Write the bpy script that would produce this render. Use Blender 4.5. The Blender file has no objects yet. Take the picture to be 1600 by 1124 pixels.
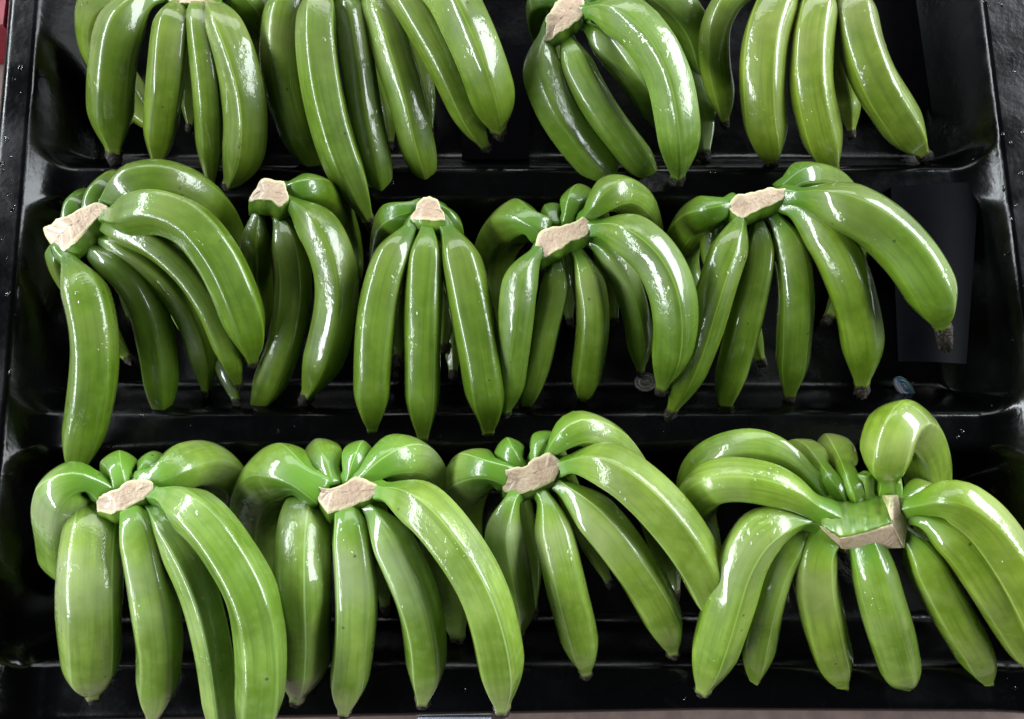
import bpy, math, random
import numpy as np
from mathutils import Vector, Matrix
random.seed(7)
rng = np.random.default_rng(11)
scene = bpy.context.scene
COL = scene.collection

# ------------------------------------------------------------------ camera
H, TILT, FPX = 0.74, math.radians(10), 1256.0
CAM = Vector((0, -H * math.tan(TILT), H))
cd = bpy.data.cameras.new('camera'); cam = bpy.data.objects.new('camera', cd); COL.objects.link(cam)
cam.location = CAM; cam.rotation_euler = (TILT, 0, 0)
cd.sensor_width = 36; cd.lens = FPX / 1600 * 36; cd.clip_start = 0.01; cd.clip_end = 50
scene.camera = cam
RGT = Vector((1, 0, 0)); UPV = Vector((0, math.cos(TILT), math.sin(TILT))); FWD = Vector((0, math.sin(TILT), -math.cos(TILT)))

def at(x, y, z):
    """measured place in the photo at height z above the tray floor -> point in the world"""
    d = FWD + RGT * ((x - 800) / FPX) + UPV * ((562 - y) / FPX)
    return CAM + d * ((z - CAM.z) / d.z)
def depth(p): return (p - CAM).dot(FWD)

# ------------------------------------------------------------------ world + lamps (open-sided shed: dim roof, bright openings)
w = bpy.data.worlds.new("World"); scene.world = w; w.use_nodes = True
bg = w.node_tree.nodes['Background']; bg.inputs[0].default_value = (0.86, 0.93, 1.0, 1); bg.inputs[1].default_value = 0.04
def opening(name, az, el, dist, sx, sy, power, col):
    l = bpy.data.lights.new(name, 'AREA'); l.shape = 'RECTANGLE'; l.size = sx; l.size_y = sy; l.energy = power; l.color = col
    o = bpy.data.objects.new(name, l); COL.objects.link(o)
    a, e = math.radians(az), math.radians(el)
    o.location = Vector((math.cos(e) * math.cos(a), math.cos(e) * math.sin(a), math.sin(e))) * dist
    o.rotation_euler = (-o.location).to_track_quat('-Z', 'Y').to_euler()
    return o
COOL = (0.90, 0.96, 1.0)
opening('opening_right', 18, 26, 3.0, 3.0, 1.25, 225, COOL)
opening('opening_left', 182, 33, 2.7, 5.0, 0.34, 215, COOL)
opening('opening_back', 92, 29, 3.2, 3.4, 1.1, 60, (0.97, 0.99, 1.0))
scene.view_settings.view_transform = 'Standard'; scene.view_settings.look = 'None'
scene.view_settings.exposure = 0.15; scene.view_settings.gamma = 1.0
scene.cycles.max_bounces = 6

# ------------------------------------------------------------------ node helpers
def new_mat(name):
    m = bpy.data.materials.new(name); m.use_nodes = True
    nt = m.node_tree; b = nt.nodes['Principled BSDF']
    return m, nt, b
def N(nt, t, **kw):
    n = nt.nodes.new(t)
    for k, v in kw.items():
        if k.startswith('i_'):
            key = k[2:]; key = int(key) if key.isdigit() else key
            n.inputs[key].default_value = v
        else: setattr(n, k, v)
    return n
def math_(nt, op, a, b=None, c=None, clamp=False):
    n = nt.nodes.new('ShaderNodeMath'); n.operation = op; n.use_clamp = clamp
    for i, v in enumerate((a, b, c)):
        if v is None: continue
        if isinstance(v, (int, float)): n.inputs[i].default_value = v
        else: nt.links.new(v, n.inputs[i])
    return n.outputs[0]
def ramp(nt, fac, p0, p1, v0=0.0, v1=1.0):
    n = nt.nodes.new('ShaderNodeMapRange'); n.interpolation_type = 'SMOOTHSTEP'
    nt.links.new(fac, n.inputs[0])
    for i, v in ((1, p0), (2, p1), (3, v0), (4, v1)): n.inputs[i].default_value = v
    return n.outputs[0]
def mix(nt, fac, a, b, mode='MIX'):
    n = nt.nodes.new('ShaderNodeMix'); n.data_type = 'RGBA'; n.blend_type = mode
    if isinstance(fac, (int, float)): n.inputs[0].default_value = fac
    else: nt.links.new(fac, n.inputs[0])
    for i, v in ((6, a), (7, b)):
        if isinstance(v, tuple): n.inputs[i].default_value = (*v, 1) if len(v) == 3 else v
        else: nt.links.new(v, n.inputs[i])
    return n.outputs[2]
def noise(nt, vec, scale, detail=3, rough=0.5, dist=0.0, w=None):
    n = nt.nodes.new('ShaderNodeTexNoise'); n.inputs['Scale'].default_value = scale; n.inputs['Detail'].default_value = detail
    n.inputs['Roughness'].default_value = rough; n.inputs['Distortion'].default_value = dist
    if w is not None:
        n.noise_dimensions = '4D'; nt.links.new(w, n.inputs['W'])
    if vec is not None: nt.links.new(vec, n.inputs['Vector'])
    return n.outputs[0]

# ------------------------------------------------------------------ materials
def make_peel():
    m, nt, b = new_mat('green_banana_peel'); L = nt.links.new
    tc = N(nt, 'ShaderNodeTexCoord'); uv = N(nt, 'ShaderNodeUVMap', uv_map='UVMap'); oi = N(nt, 'ShaderNodeObjectInfo')
    sx = N(nt, 'ShaderNodeSeparateXYZ'); L(uv.outputs[0], sx.inputs[0]); U, V = sx.outputs[0], sx.outputs[1]
    W = math_(nt, 'MULTIPLY', oi.outputs['Random'], 37.0)
    ob = tc.outputs['Object']
    big = noise(nt, ob, 26, 3, 0.55, 0.3, W)
    mid = noise(nt, ob, 120, 4, 0.6, 0.0, W)
    # lengthwise streaks
    cv = N(nt, 'ShaderNodeCombineXYZ'); L(math_(nt, 'MULTIPLY', U, 34.0), cv.inputs[0]); L(math_(nt, 'MULTIPLY', V, 3.0), cv.inputs[1]); L(W, cv.inputs[2])
    streak = noise(nt, cv.outputs[0], 1.0, 4, 0.6)
    c = mix(nt, ramp(nt, big, 0.3, 0.7), (0.108, 0.182, 0.007), (0.195, 0.290, 0.024))
    c = mix(nt, ramp(nt, mid, 0.42, 0.74, 0, 0.30), c, (0.28, 0.37, 0.065))
    c = mix(nt, ramp(nt, streak, 0.42, 0.70, 0, 0.5), c, (0.078, 0.130, 0.008))
    # beige reflection on the shoulder, painted into the peel colour in patches
    refl_tint = math_(nt, 'MULTIPLY', math_(nt, 'MULTIPLY', ramp(nt, V, 0.14, 0.24), ramp(nt, V, 0.58, 0.30)), ramp(nt, noise(nt, ob, 18, 2, 0.5, 0.0, W), 0.42, 0.66, 0.0, 0.50))
    c = mix(nt, refl_tint, c, (0.24, 0.27, 0.10))
    # vivid neck
    c = mix(nt, ramp(nt, V, 0.20, 0.06, 0, 0.85), c, (0.085, 0.205, 0.008))
    # ridges
    fr = math_(nt, 'FRACT', math_(nt, 'MULTIPLY', U, 5.0))
    rd = math_(nt, 'ABSOLUTE', math_(nt, 'SUBTRACT', math_(nt, 'MULTIPLY', fr, 2.0), 1.0))   # 1 at a ridge
    rn = noise(nt, cv.outputs[0], 0.4, 2)
    wn = N(nt, 'ShaderNodeTexWhiteNoise', noise_dimensions='2D'); wc = N(nt, 'ShaderNodeCombineXYZ')
    L(math_(nt, 'MODULO', math_(nt, 'ROUND', math_(nt, 'MULTIPLY', U, 5.0)), 5.0), wc.inputs[0]); L(W, wc.inputs[1]); L(wc.outputs[0], wn.inputs['Vector'])
    rn = math_(nt, 'MULTIPLY', rn, math_(nt, 'ADD', math_(nt, 'MULTIPLY', wn.outputs[0], 0.9), 0.35))
    rg = math_(nt, 'MULTIPLY', ramp(nt, rd, 0.91, 0.995, 0, 0.6), ramp(nt, rn, 0.22, 0.6, 0.05, 1.0))
    c = mix(nt, rg, c, (0.36, 0.50, 0.12))
    # blossom end: yellower, then brown rim
    c = mix(nt, ramp(nt, V, 0.86, 0.97, 0, 0.45), c, (0.24, 0.31, 0.055))
    tipn = math_(nt, 'ADD', V, math_(nt, 'MULTIPLY', math_(nt, 'SUBTRACT', mid, 0.5), 0.03))
    c = mix(nt, ramp(nt, tipn, 0.982, 1.0, 0, 0.8), c, (0.16, 0.12, 0.07))
    # small scars and specks
    vo = N(nt, 'ShaderNodeTexVoronoi'); vo.inputs['Scale'].default_value = 95; L(ob, vo.inputs['Vector'])
    rnd = N(nt, 'ShaderNodeSeparateColor'); L(vo.outputs['Color'], rnd.inputs[0])
    sp = math_(nt, 'MULTIPLY', ramp(nt, vo.outputs['Distance'], 0.16, 0.06), math_(nt, 'GREATER_THAN', rnd.outputs[0], 0.88))
    c = mix(nt, math_(nt, 'MULTIPLY', sp, 0.75), c, (0.03, 0.028, 0.012))
    scv = N(nt, 'ShaderNodeCombineXYZ'); L(math_(nt, 'MULTIPLY', U, 60.0), scv.inputs[0]); L(math_(nt, 'MULTIPLY', V, 5.0), scv.inputs[1]); L(W, scv.inputs[2])
    sc_ = ramp(nt, noise(nt, scv.outputs[0], 1.0, 2, 0.6, 0.8), 0.72, 0.80, 0, 0.35)
    c = mix(nt, sc_, c, (0.10, 0.10, 0.035))
    # rub marks: brown scuffs that favour the ridges
    rub = math_(nt, 'MULTIPLY', ramp(nt, noise(nt, ob, 75, 5, 0.7, 1.2, W), 0.60, 0.72), ramp(nt, rd, 0.55, 0.95, 0.15, 1.0))
    c = mix(nt, math_(nt, 'MULTIPLY', rub, 0.5), c, (0.105, 0.085, 0.030))
    c = mix(nt, 1.0, c, oi.outputs['Color'], 'MULTIPLY')
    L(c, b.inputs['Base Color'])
    b.inputs['IOR'].default_value = 1.46; b.inputs['Specular IOR Level'].default_value = 0.45
    rr = ramp(nt, big, 0.3, 0.75, 0.42, 0.55); L(rr, b.inputs['Roughness'])
    b.inputs['Coat Weight'].default_value = 1.0; b.inputs['Coat Roughness'].default_value = 0.03; b.inputs['Coat IOR'].default_value = 1.40
    # relief: fine skin for the base, water film for the coat
    bp = N(nt, 'ShaderNodeBump'); bp.inputs['Strength'].default_value = 0.25; bp.inputs['Distance'].default_value = 0.0006
    L(math_(nt, 'ADD', mid, math_(nt, 'MULTIPLY', streak, 0.8)), bp.inputs['Height']); L(bp.outputs[0], b.inputs['Normal'])
    film = math_(nt, 'ADD', noise(nt, ob, 150, 3, 0.6, 0.6, W), math_(nt, 'MULTIPLY', noise(nt, ob, 520, 2, 0.6, 0.5, W), 0.35))
    wetmask = ramp(nt, noise(nt, ob, 22, 2, 0.5, 0.0, W), 0.40, 0.62, 0.10, 1.0)
    vd = N(nt, 'ShaderNodeTexVoronoi'); vd.feature = 'SMOOTH_F1'; vd.inputs['Scale'].default_value = 190; L(ob, vd.inputs['Vector'])
    drops = math_(nt, 'MULTIPLY', ramp(nt, vd.outputs['Distance'], 0.40, 0.15), ramp(nt, noise(nt, ob, 45, 2, 0.5, 0.0, W), 0.55, 0.62))
    hgt = math_(nt, 'MULTIPLY', math_(nt, 'ADD', film, math_(nt, 'MULTIPLY', drops, 1.1)), wetmask)
    bc = N(nt, 'ShaderNodeBump'); bc.inputs['Strength'].default_value = 0.55; bc.inputs['Distance'].default_value = 0.0010
    L(hgt, bc.inputs['Height']); L(bc.outputs[0], b.inputs['Coat Normal'])
    return m
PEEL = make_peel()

def make_crown_green():
    m, nt, b = new_mat('green_crown_skin'); L = nt.links.new
    tc = N(nt, 'ShaderNodeTexCoord'); ob = tc.outputs['Object']
    c = mix(nt, ramp(nt, noise(nt, ob, 90, 4), 0.35, 0.7), (0.065, 0.150, 0.007), (0.135, 0.225, 0.024))
    c = mix(nt, ramp(nt, noise(nt, ob, 60, 3, 0.6, 1.0), 0.66, 0.76, 0, 0.7), c, (0.06, 0.05, 0.02))
    L(c, b.inputs['Base Color']); b.inputs['Roughness'].default_value = 0.38
    b.inputs['Coat Weight'].default_value = 0.35; b.inputs['Coat Roughness'].default_value = 0.15
    bp = N(nt, 'ShaderNodeBump'); bp.inputs['Strength'].default_value = 0.5; bp.inputs['Distance'].default_value = 0.001
    L(noise(nt, ob, 160, 4), bp.inputs['Height']); L(bp.outputs[0], b.inputs['Normal'])
    return m
CROWN = make_crown_green()
def make_cut():
    m, nt, b = new_mat('cut_crown_flesh'); L = nt.links.new
    tc = N(nt, 'ShaderNodeTexCoord'); ob = tc.outputs['Object']
    uv = N(nt, 'ShaderNodeUVMap', uv_map='UVMap'); s = N(nt, 'ShaderNodeSeparateXYZ'); L(uv.outputs[0], s.inputs[0])
    n1 = noise(nt, ob, 110, 4, 0.6, 0.4)
    c = mix(nt, ramp(nt, n1, 0.35, 0.68), (0.42, 0.32, 0.215), (0.35, 0.245, 0.17))
    c = mix(nt, ramp(nt, noise(nt, ob, 330, 3, 0.6, 0.8), 0.58, 0.74, 0, 0.6), c, (0.30, 0.19, 0.15))
    vo = N(nt, 'ShaderNodeTexVoronoi'); vo.inputs['Scale'].default_value = 210; L(ob, vo.inputs['Vector'])
    c = mix(nt, ramp(nt, vo.outputs['Distance'], 0.22, 0.10, 0, 0.5), c, (0.20, 0.12, 0.10))
    rim = math_(nt, 'ADD', s.outputs[0], math_(nt, 'MULTIPLY', math_(nt, 'SUBTRACT', n1, 0.5), 0.25))
    c = mix(nt, ramp(nt, rim, 0.66, 0.90), c, (0.50, 0.44, 0.26))
    c = mix(nt, ramp(nt, rim, 0.97, 1.03), c, (0.24, 0.26, 0.08))
    L(c, b.inputs['Base Color']); b.inputs['Roughness'].default_value = 0.5
    b.inputs['Coat Weight'].default_value = 0.25; b.inputs['Coat Roughness'].default_value = 0.2
    bp = N(nt, 'ShaderNodeBump'); bp.inputs['Strength'].default_value = 0.7; bp.inputs['Distance'].default_value = 0.0012
    L(math_(nt, 'ADD', n1, noise(nt, ob, 420, 3)), bp.inputs['Height']); L(bp.outputs[0], b.inputs['Normal'])
    return m
CUT = make_cut()
def make_tip():
    m, nt, b = new_mat('dry_blossom_end'); L = nt.links.new
    tc = N(nt, 'ShaderNodeTexCoord'); ob = tc.outputs['Object']
    c = mix(nt, ramp(nt, noise(nt, ob, 500, 3), 0.5, 0.75), (0.012, 0.010, 0.009), (0.11, 0.085, 0.065))
    L(c, b.inputs['Base Color']); b.inputs['Roughness'].default_value = 0.7; b.inputs['Specular IOR Level'].default_value = 0.2
    return m
TIP = make_tip()
def make_plastic():
    m, nt, b = new_mat('wet_black_plastic'); L = nt.links.new
    tc = N(nt, 'ShaderNodeTexCoord'); ob = tc.outputs['Object']
    n1 = noise(nt, ob, 14, 4, 0.6); n2 = noise(nt, ob, 70, 4, 0.65, 0.5)
    c = mix(nt, ramp(nt, n2, 0.55, 0.8, 0, 0.6), (0.0010, 0.0010, 0.0012), (0.0045, 0.0045, 0.0055))
    L(c, b.inputs['Base Color'])
    L(ramp(nt, n1, 0.3, 0.7, 0.13, 0.30), b.inputs['Roughness']); b.inputs['IOR'].default_value = 1.32
    bp = N(nt, 'ShaderNodeBump'); bp.inputs['Strength'].default_value = 0.35; bp.inputs['Distance'].default_value = 0.0012
    L(math_(nt, 'ADD', noise(nt, ob, 45, 3, 0.5, 0.5), math_(nt, 'MULTIPLY', noise(nt, ob, 240, 2), 0.3)), bp.inputs['Height']); L(bp.outputs[0], b.inputs['Normal'])
    return m
PLASTIC = make_plastic()
def simple(name, col, rough, ir=1.45):
    m, nt, b = new_mat(name); tc = N(nt, 'ShaderNodeTexCoord')
    n = noise(nt, tc.outputs['Object'], 60, 4, 0.6)
    nt.links.new(mix(nt, ramp(nt, n, 0.3, 0.7), tuple(x * 0.8 for x in col), tuple(min(1, x * 1.15) for x in col)), b.inputs['Base Color'])
    b.inputs['Roughness'].default_value = rough; b.inputs['IOR'].default_value = ir
    return m

# ------------------------------------------------------------------ mesh helpers
def mesh_obj(name, verts, faces, mat, parent=None, org=None, uvs=None, smooth=True):
    org = org if org is not None else Vector((0, 0, 0))
    me = bpy.data.meshes.new(name)
    V = np.asarray(verts, dtype=float) - np.array(org)
    me.from_pydata(V.tolist(), [], faces)
    if uvs is not None:
        ul = me.uv_layers.new(name='UVMap'); ul.data.foreach_set('uv', np.asarray(uvs, dtype=float).ravel())
    if smooth: me.polygons.foreach_set('use_smooth', [True] * len(me.polygons))
    me.materials.append(mat); me.update()
    o = bpy.data.objects.new(name, me); COL.objects.link(o)
    if parent is not None: o.parent = parent
    return o
def tag(o, label=None, cat=None, group=None, kind=None):
    if label: o['label'] = label
    if cat: o['category'] = cat
    if group: o['group'] = group
    if kind: o['kind'] = kind
    return o

def spline(P, n, sm=6):
    P = [np.array(p, float) for p in P]
    P = [2 * P[0] - P[1]] + P + [2 * P[-1] - P[-2]]
    out = []
    for i in range(1, len(P) - 2):
        p0, p1, p2, p3 = P[i - 1:i + 3]
        t = [0.0]
        for a, c in ((p0, p1), (p1, p2), (p2, p3)): t.append(t[-1] + max(1e-5, np.linalg.norm(c - a)) ** 0.5)
        for u in np.linspace(t[1], t[2], 14, endpoint=(i == len(P) - 3)):
            A1 = (t[1] - u) / (t[1] - t[0]) * p0 + (u - t[0]) / (t[1] - t[0]) * p1
            A2 = (t[2] - u) / (t[2] - t[1]) * p1 + (u - t[1]) / (t[2] - t[1]) * p2
            A3 = (t[3] - u) / (t[3] - t[2]) * p2 + (u - t[2]) / (t[3] - t[2]) * p3
            B1 = (t[2] - u) / (t[2] - t[0]) * A1 + (u - t[0]) / (t[2] - t[0]) * A2
            B2 = (t[3] - u) / (t[3] - t[1]) * A2 + (u - t[1]) / (t[3] - t[1]) * A3
            out.append((t[2] - u) / (t[2] - t[1]) * B1 + (u - t[1]) / (t[2] - t[1]) * B2)
    C = np.array(out)
    for _ in range(sm): C[1:-1] = 0.25 * C[:-2] + 0.5 * C[1:-1] + 0.25 * C[2:]
    s = np.concatenate([[0], np.cumsum(np.linalg.norm(np.diff(C, axis=0), axis=1))])
    q = np.linspace(0, s[-1], n)
    return np.stack([np.interp(q, s, C[:, k]) for k in range(3)], 1), s[-1]

def sst(x, a, b):
    t = np.clip((x - a) / (b - a), 0, 1); return t * t * (3 - 2 * t)

NU, NV = 50, 52
def banana(hand, org, pts, zs, wpx, ph=None, nl=0.75, sw=2.0, tip=1.0, neck=0.38, tint=None, k=None, fold=False):
    zs = list(zs); kq = k
    zi = np.interp(np.linspace(0, 1, len(pts)), np.linspace(0, 1, len(zs)), zs)
    P = [at(x, y, z) for (x, y), z in zip(pts, zi)]
    C, length = spline(P, NV, 60 if fold else 6)
    T = np.gradient(C, axis=0); T /= np.linalg.norm(T, axis=1)[:, None]
    dmin = min(depth(p) for p in P[len(P) // 3: max(len(P) // 3 + 1, 2 * len(P) // 3 + 1)])
    R = wpx / 2 * dmin / FPX * 0.97
    mid_i = int(NV * 0.55)
    view = np.array(CAM) - C[mid_i]; view /= np.linalg.norm(view)
    n0 = view - T[mid_i] * view.dot(T[mid_i])
    if np.linalg.norm(n0) < 0.25:
        n0 = np.array([0, -1.0, 0]) - T[mid_i] * (-T[mid_i][1])
    n0 /= np.linalg.norm(n0)
    Nn = np.zeros((NV, 3)); Nn[mid_i] = n0
    for i in range(mid_i + 1, NV):
        v = Nn[i - 1] - T[i] * Nn[i - 1].dot(T[i]); Nn[i] = v / np.linalg.norm(v)
    for i in range(mid_i - 1, -1, -1):
        v = Nn[i + 1] - T[i] * Nn[i + 1].dot(T[i]); Nn[i] = v / np.linalg.norm(v)
    B = np.cross(Nn, T)
    s = np.linspace(0, 1, NV)
    # radius along the length
    n_ = nl * R / length; w_ = sw * R / length
    body = 0.92 + 0.08 * np.sin(np.pi * np.clip((s - n_) / (1 - n_), 0, 1) ** 0.9)
    up = sst(s, n_, n_ + w_) ** 0.75
    r = neck + (body - neck) * up
    r += 0.14 * sst(s, n_ * 1.3, 0.0)
    tk = random.uniform(0.33, 0.40)
    end = np.clip((s - .77) / .205, 0, 1) ** 1.65
    r = r * (1 - end) + tk * end
    r *= 1 + 0.012 * np.sin(s * random.uniform(9, 16) + random.uniform(0, 6))
    # five-sided section
    ph = math.radians(random.uniform(-36, 36) if ph is None else ph)
    rid = np.array([ph + k * 2 * math.pi / 5 + random.uniform(-0.12, 0.12) * (k > 0) for k in range(5)])
    th, uu = [], []
    for k in range(5):
        a0 = rid[k]; a1 = rid[(k + 1) % 5] + (2 * math.pi if k == 4 else 0)
        for j in range(NU // 5):
            f = j / (NU // 5); f = 0.5 - 0.5 * math.cos(math.pi * f) if False else f
            th.append(a0 + (a1 - a0) * f); uu.append((k + f) / 5)
    th = np.array(th); uu = np.array(uu)
    poly = np.zeros(NU); m_ = NU // 5
    for k in range(5):
        a0 = rid[k]; a1 = rid[(k + 1) % 5] + (2 * math.pi if k == 4 else 0)
        half = (a1 - a0) / 2
        for j in range(m_): poly[k * m_ + j] = math.cos(half) / math.cos(th[k * m_ + j] - a0 - half)
    for _ in range(1): poly = 0.25 * np.roll(poly, 1) + 0.5 * poly + 0.25 * np.roll(poly, -1)
    kk = (kq if kq else random.uniform(0.38, 0.70)) + 0.30 * sst(s, 0.78, 0.97) + 0.10 * sst(s, 0.25, 0.05)
    sec = (1 - kk)[:, None] * 0.97 + kk[:, None] * (poly * 1.05)[None, :]
    kk2 = np.clip(kk - .10 * np.exp(-((s - n_ - w_) / (w_ * .9 + 1e-6)) ** 2) * fold, .1, 1)
    sec = (1 - kk2)[:, None] * 0.97 + kk2[:, None] * (poly * 1.05)[None, :]
    rad = R * r[:, None] * sec
    jit = 1 + 0.012 * np.sin(th[None, :] * 2 + s[:, None] * 7 + random.uniform(0, 6)) + 0.008 * np.sin(th[None, :] * 3 - s[:, None] * 15 + random.uniform(0, 6))
    rad = rad * jit
    ring = C[:, None, :] + rad[:, :, None] * (np.cos(th)[None, :, None] * Nn[:, None, :] + np.sin(th)[None, :, None] * B[:, None, :])
    V = ring.reshape(-1, 3).tolist()
    F, UVs = [], []
    for i in range(NV - 1):
        for j in range(NU):
            j2 = (j + 1) % NU
            F.append((i * NU + j, i * NU + j2, (i + 1) * NU + j2, (i + 1) * NU + j))
            u2 = uu[j2] if j2 else 1.0
            UVs += [(uu[j], s[i]), (u2, s[i]), (u2, s[i + 1]), (uu[j], s[i + 1])]
    # slightly hollow closed ends
    for i, off in ((0, 0.0), (NV - 1, -0.0012)):
        c = C[i] + T[i] * off; V.append(c.tolist()); ci = len(V) - 1
        for j in range(NU):
            j2 = (j + 1) % NU
            F.append((i * NU + j2, i * NU + j, ci) if i == 0 else (i * NU + j, i * NU + j2, ci))
            UVs += [(uu[j], s[i])] * 3
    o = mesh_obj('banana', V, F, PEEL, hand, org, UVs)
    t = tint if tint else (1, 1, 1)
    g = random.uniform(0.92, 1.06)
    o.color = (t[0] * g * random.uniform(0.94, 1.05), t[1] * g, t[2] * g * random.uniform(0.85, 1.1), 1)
    if tip > 0:
        # dried flower remnant: ragged little stub
        rt = R * tk * 0.97; Lh = R * 0.56 * tip; nn = 12; V, F = [], []
        hs = [(-0.5, 0.8), (0.25, 0.98), (0.7, 0.86), (1.0, 0.62)]
        for q, (hh, rr) in enumerate(hs):
            for j in range(nn):
                a = 2 * math.pi * j / nn
                jr = 1 + (random.uniform(-0.22, 0.22) if q else 0); jh = random.uniform(-0.3, 0.35) if q > 1 else 0
                p = C[-1] + T[-1] * Lh * (hh + jh) + rt * rr * jr * (math.cos(a) * Nn[-1] + math.sin(a) * B[-1])
                V.append(p.tolist())
        for q in range(len(hs) - 1):
            for j in range(nn):
                j2 = (j + 1) % nn; F.append((q * nn + j, q * nn + j2, (q + 1) * nn + j2, (q + 1) * nn + j))
        V.append((C[-1] + T[-1] * Lh * 0.55).tolist()); ci = len(V) - 1
        for j in range(nn): F.append(((len(hs) - 1) * nn + j, (len(hs) - 1) * nn + (j + 1) % nn, ci))
        if tip >= 2:   # frayed dry threads
            for _ in range(7):
                a = random.uniform(0, 6.28); p = C[-1] + T[-1] * Lh * 0.8 + rt * 0.5 * (math.cos(a) * Nn[-1] + math.sin(a) * B[-1])
                d = T[-1] * random.uniform(0.4, 1.0) + 0.8 * (math.cos(a) * Nn[-1] + math.sin(a) * B[-1]) * random.uniform(-0.5, 1)
                q = p + d * R * random.uniform(0.2, 0.42); e = np.cross(d, Nn[-1]); e = e / (np.linalg.norm(e) + 1e-9) * R * 0.05
                f_ = np.cross(d, e); f_ = f_ / (np.linalg.norm(f_) + 1e-9) * R * 0.05
                b0 = len(V); V += [(p + e).tolist(), (p - e * .5 + f_).tolist(), (p - e * .5 - f_).tolist(), (q + e * .6).tolist(), (q - e * .3 + f_ * .6).tolist(), (q - e * .3 - f_ * .6).tolist()]
                F += [(b0, b0 + 1, b0 + 4, b0 + 3), (b0 + 1, b0 + 2, b0 + 5, b0 + 4), (b0 + 2, b0, b0 + 3, b0 + 5), (b0 + 3, b0 + 4, b0 + 5)]
        tp = mesh_obj('blossom_tip', V, F, TIP, o, org)
    return o

def crown(hand, org, poly, zt, lip=(0.0, -0.006), thick=0.026, tilt=(0, 0), skirt=1.02, flat=False):
    """cut face (outline measured at height zt) on a green body that the necks grow out of"""
    pts = [at(x, y, zt) for x, y in poly]
    c = sum(pts, Vector()) / len(pts)
    loop = []
    n = len(pts)
    for i in range(n):
        a, b_ = pts[i], pts[(i + 1) % n]; k = max(2, int((b_ - a).length / 0.0022))
        for j in range(k): loop.append(a.lerp(b_, j / k))
    L_ = np.array([list(p) for p in loop])
    L_ = 0.2 * np.roll(L_, 1, 0) + 0.6 * L_ + 0.2 * np.roll(L_, -1, 0)
    L_ += rng.normal(0, 0.00018, L_.shape); ph_ = rng.uniform(0, 6.28, 4); aa = np.arange(len(L_)) / len(L_) * 6.283
    L_[:, 0] += .0004 * np.sin(aa * 7 + ph_[0]) + .0002 * np.sin(aa * 13 + ph_[1]); L_[:, 1] += .0004 * np.sin(aa * 8 + ph_[2]) + .0002 * np.sin(aa * 15 + ph_[3]); L_[:, 2] += .0003 * np.sin(aa * 6 + ph_[1])
    m = len(L_); cc = np.array(c)
    d0 = L_[:, :2] - cc[:2]; a0 = np.linalg.svd(d0)[2][0]; a0 = a0 * (1 if a0[0] > 0 else -1); p0 = d0 @ a0
    L_[:, 2] -= .45 * np.maximum(0, -(p0 + .38 * np.abs(p0).max()))       # second knife cut: the left end falls away
    L_[:, 2] += tilt[0] * (L_[:, 0] - cc[0]) + tilt[1] * (L_[:, 1] - cc[1])
    # medial pull so that long faces shrink towards their axis, not towards one point
    d = L_ - cc; u_, s_, vt = np.linalg.svd(d[:, :2]); ax = np.array([vt[0][0], vt[0][1], 0]); proj = d @ ax
    core = cc + np.outer(proj * 0.6, ax); core[:, 2] = L_[:, 2] * 0.5 + cc[2] * 0.5
    rings = [1.0, 0.93, 0.8, 0.6, 0.35, 0.0]; V, F, UV = [], [], []
    zb = [0, 0.0006, 0.0007, 0.0007, 0.0007, 0.0007]
    for q, f in enumerate(rings):
        R_ = core + (L_ - core) * f; R_[:, 2] += zb[q] + rng.normal(0, 0.00018, m) * (q > 0); V += R_.tolist()
    for q in range(len(rings) - 1):
        for j in range(m):
            j2 = (j + 1) % m
            F.append((q * m + j, q * m + j2, (q + 1) * m + j2, (q + 1) * m + j)); UV += [(rings[q], 0), (rings[q], 0), (rings[q + 1], 0), (rings[q + 1], 0)]
        body_r = [(1.0, -0.0003, 0), (skirt, -0.004, 0.5), (skirt * 0.99, -0.009, 1.0), (skirt * 0.86, -0.016, 0.9), (skirt * 0.6, -thick, 0.2)]
    Vb, Fb = [], []
    rib = 1 + 0.015 * np.sin(np.arange(m) * 2 * math.pi / m * 9)
    for q, (f, dz, sh) in enumerate(body_r):
        R_ = core + (L_ - core) * (f * (rib[:, None] if q else 1)) ; R_[:, 2] = L_[:, 2] + dz; R_[:, 0] += lip[0] * sh; R_[:, 1] += lip[1] * sh
        Vb += R_.tolist()
    for q in range(len(body_r) - 1):
        for j in range(m):
            j2 = (j + 1) % m; Fb.append((q * m + j2, q * m + j, (q + 1) * m + j, (q + 1) * m + j2))
    Fb.append(tuple((len(body_r) - 1) * m + j for j in range(m)))
    bo = mesh_obj('crown', Vb, Fb, CROWN, hand, org)
    fo = mesh_obj('cut_face', V, F, CUT, bo, org, UV)
    import bmesh
    for o in (bo, fo):
        bm = bmesh.new(); bm.from_mesh(o.data); bmesh.ops.recalc_face_normals(bm, faces=bm.faces); bm.to_mesh(o.data); bm.free()
    return bo

# height profiles above the tray floor (metres), from crown to tip
def prof(kind, zc):
    return {
        'M': [zc - .012, zc + .016, zc + .014, zc - .010, zc - .058],     # big outer finger arching over
        'F': [zc - .014, zc + .000, zc - .012, zc - .043, zc - .076],     # front finger
        'L': [zc - .018, zc - .016, zc - .034, zc - .066, zc - .100],     # lower front finger
        'K': [zc - .016, zc - .008, zc - .045, zc - .085, zc - .105, .022],     # back finger: over the knuckle, then down
        'D': [zc - .02, .08, .05, .03, .022],
    }[kind]

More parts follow.
